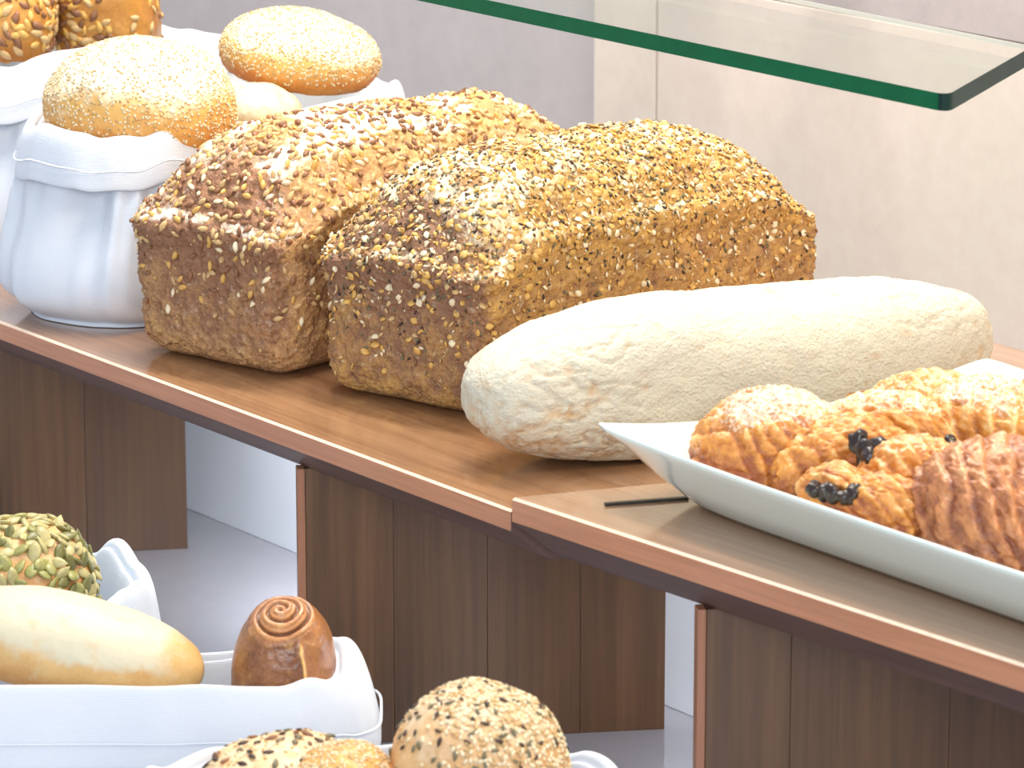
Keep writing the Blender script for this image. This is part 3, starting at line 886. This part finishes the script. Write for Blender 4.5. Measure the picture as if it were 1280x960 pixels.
o, P, F = bun('seeded_bread', 8, 26, 3.05, (.038, .05, .045), (0, 0, .2), 'golden seeded bread at the frame corner in the far bag', m_golden, 71, .1, .3, 2.6)
seeds_on(o, P, F, 'sunflower_seed', [seed_mesh('sunflower_seed', .0115, .0058, .0032, m, 8, .85) for m in (s_gold, s_tan, s_brown)], 330, up, .0049, 71, .0006, .2, True)
o, P, F = bun('seeded_bread', 136, 16, 3.10, (.038, .045, .050), (0, 0, -.1), 'golden seeded bread with a bare glazed patch in the far bag, right one', m_golden, 74, .1, .3, 3.2)
def left_side(c, n): return sstep(.012, -.012, c[:, 0] + .3 * c[:, 2]) + .05
seeds_on(o, P, F, 'sunflower_seed', [seed_mesh('sunflower_seed', .0110, .0055, .0032, m, 8, .85) for m in (s_gold, s_tan, s_brown)], 300, left_side, .0050, 74, .0006, .2, True)

# lower row contents
o, P, F = bun('pumpkin_seed_bread', 22, 735, 2.40, (.046, .046, .044), (0, 0, 0), 'round bread covered all over in green pumpkin seeds', m_bun, 81, .2, .3, 2.3)
seeds_on(o, P, F, 'pumpkin_seed', pumpkin, 420, up, .0058, 81, .0014, .6, True, .9, 1.25)

def rolldef(P):
    return P
c = pix3(90, 809, 2.205)
o, me, P, F, Nv, d = ellipsoid_bread('bread_roll', (90, 46, 46), (.078, .038, .030), c, (0, .20, math.radians(-4)), 2.15, 91, (.003, .0007, .0002), -.020)
me.materials.append(m_roll)
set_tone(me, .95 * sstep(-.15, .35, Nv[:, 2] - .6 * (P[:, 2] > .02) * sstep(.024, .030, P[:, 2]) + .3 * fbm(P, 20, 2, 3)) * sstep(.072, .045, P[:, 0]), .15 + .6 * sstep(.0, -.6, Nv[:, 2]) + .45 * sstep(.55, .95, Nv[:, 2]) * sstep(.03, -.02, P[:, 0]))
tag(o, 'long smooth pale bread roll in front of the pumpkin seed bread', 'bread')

# rolled bun standing on end with a spiral on top
def swirl_bun():
    c = pix3(356, 836, 2.205)
    V, F = gridbox(80, 80, 80); sh = 2.3
    ln = (np.abs(V) ** sh).sum(1) ** (1 / sh); S = V / ln[:, None]
    half = np.array([.0305, .029, .042]); P = S * half
    P[:, :2] *= (1 - .07 * S[:, 2:3])
    Nv = vnormals(P, F)
    # spiral about the tip, which leans towards the viewer
    ax = Vector((-.08, -.34, .93)).normalized(); A = np.array(ax)
    e1 = np.array(Vector((1, 0, 0))); e2 = np.cross(A, e1)
    Dn = P / half; Dn = Dn / np.linalg.norm(Dn, axis=1, keepdims=True)
    cz = Dn @ A; rr = np.arccos(np.clip(cz, -1, 1)); th = np.arctan2(Dn @ e2 * 1.35, Dn @ e1)
    turns = rr / .21 - th / (2 * PI) + .25 * fbm(P, 50, 2, 5)
    fr_ = turns - np.floor(turns)
    inside = sstep(.66, .56, rr)
    groove = np.exp(-((fr_ - .5) / .13) ** 2) * inside
    rimg = np.exp(-((rr - .64) / .05) ** 2)
    seamx = P[:, 0] - (.012 - .25 * (P[:, 2] - .01)) - .003 * fbm(P, 60, 2, 8)
    seam = np.exp(-(seamx / .0011) ** 2) * (P[:, 1] < 0) * sstep(.0, .2, rr - .62)
    d = -.0024 * groove + .0012 * fr_ * inside + .0008 * rimg + .0018 * seam + .0015 * fbm(P, 30, 3, 9) + .0005 * fbm(P, 250, 2, 10)
    P = P + Nv * d[:, None]
    me = mesh_np('rolled_bun', P, F)
    me.materials.append(crust('rolled_crust', rgb(196, 134, 80), rgb(96, 50, 26), rgb(240, 190, 110), 500, .4, .0007, .32, 40, .3))
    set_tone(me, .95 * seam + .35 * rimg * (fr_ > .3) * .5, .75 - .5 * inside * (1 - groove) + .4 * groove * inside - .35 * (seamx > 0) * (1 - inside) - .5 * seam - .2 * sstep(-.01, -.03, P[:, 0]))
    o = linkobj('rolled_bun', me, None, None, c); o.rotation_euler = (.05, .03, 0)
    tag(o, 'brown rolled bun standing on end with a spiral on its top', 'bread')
swirl_bun()

o, P, F = bun('seeded_bun', 600, 960, 1.985, (.0465, .046, .045), (0, .05, .2), 'tall round bun strewn with sesame and dark seeds, highest in the bottom bag', m_bun2, 101, .5, .2, 2.1)
def rightish(c, n): return (.06 + 1.5 * sstep(-.022, .005, c[:, 0] + .35 * c[:, 2])) * (sstep(-.5, 0, n[:, 2]) + .02)
seeds_on(o, P, F, 'sesame_seeds', sesame, 1500, rightish, .0021, 101, .0004, .3, smin=1.1, smax=1.6)
seeds_on(o, P, F, 'flax_seeds', flax, 190, up, .004, 102, .0006, .3, smin=1.0, smax=1.5)
o, P, F = bun('sesame_bun', 432, 978, 1.985, (.026, .034, .021), (0, 0, .2), 'small orange sesame bun beside the tall seeded bun in the bottom bag', m_ses, 105, .1, .45, 2.2)
seeds_on(o, P, F, 'sesame_seeds', sesame, 700, up, .0016, 105)
o, P, F = bun('seeded_bun', 347, 980, 2.01, (.040, .036, .025), (0, -.08, .1), 'low bun with scattered dark seeds at the left of the bottom bag', m_bun, 108, .45, .25, 2.2)
seeds_on(o, P, F, 'flax_seeds', [seed_mesh('seed', .0075, .0036, .002, m, 6, .85) for m in (s_dark, s_grey, s_brown)], 110, up, .006, 108, .0006, .3)
seeds_on(o, P, F, 'sesame_seeds', sesame, 300, up, .002, 109)

# things alike belong together
for o in list(col.objects):
    if o.parent is None and 'category' in o:
        g = {'cloth_bag': 'cloth bags of bread', 'seeded_loaf': 'seeded tin loaves on the long board', 'support_panel': 'walnut support panels', 'shelf_board': 'wooden shelf boards',
             'raisin_pastry': 'pastries on the plate', 'flaky_pastry': 'pastries on the plate', 'sesame_bun': 'sesame buns', 'bread_roll': 'pale bread rolls', 'seeded_bread': 'golden seeded breads in the far bag',
             'seeded_bun': 'seeded buns in the bottom bag', 'added_light_strip': 'added light strips under the boards', 'glass_bracket': 'glass shelf brackets'}.get(o.name.split('.')[0])
        if g: o['group'] = g
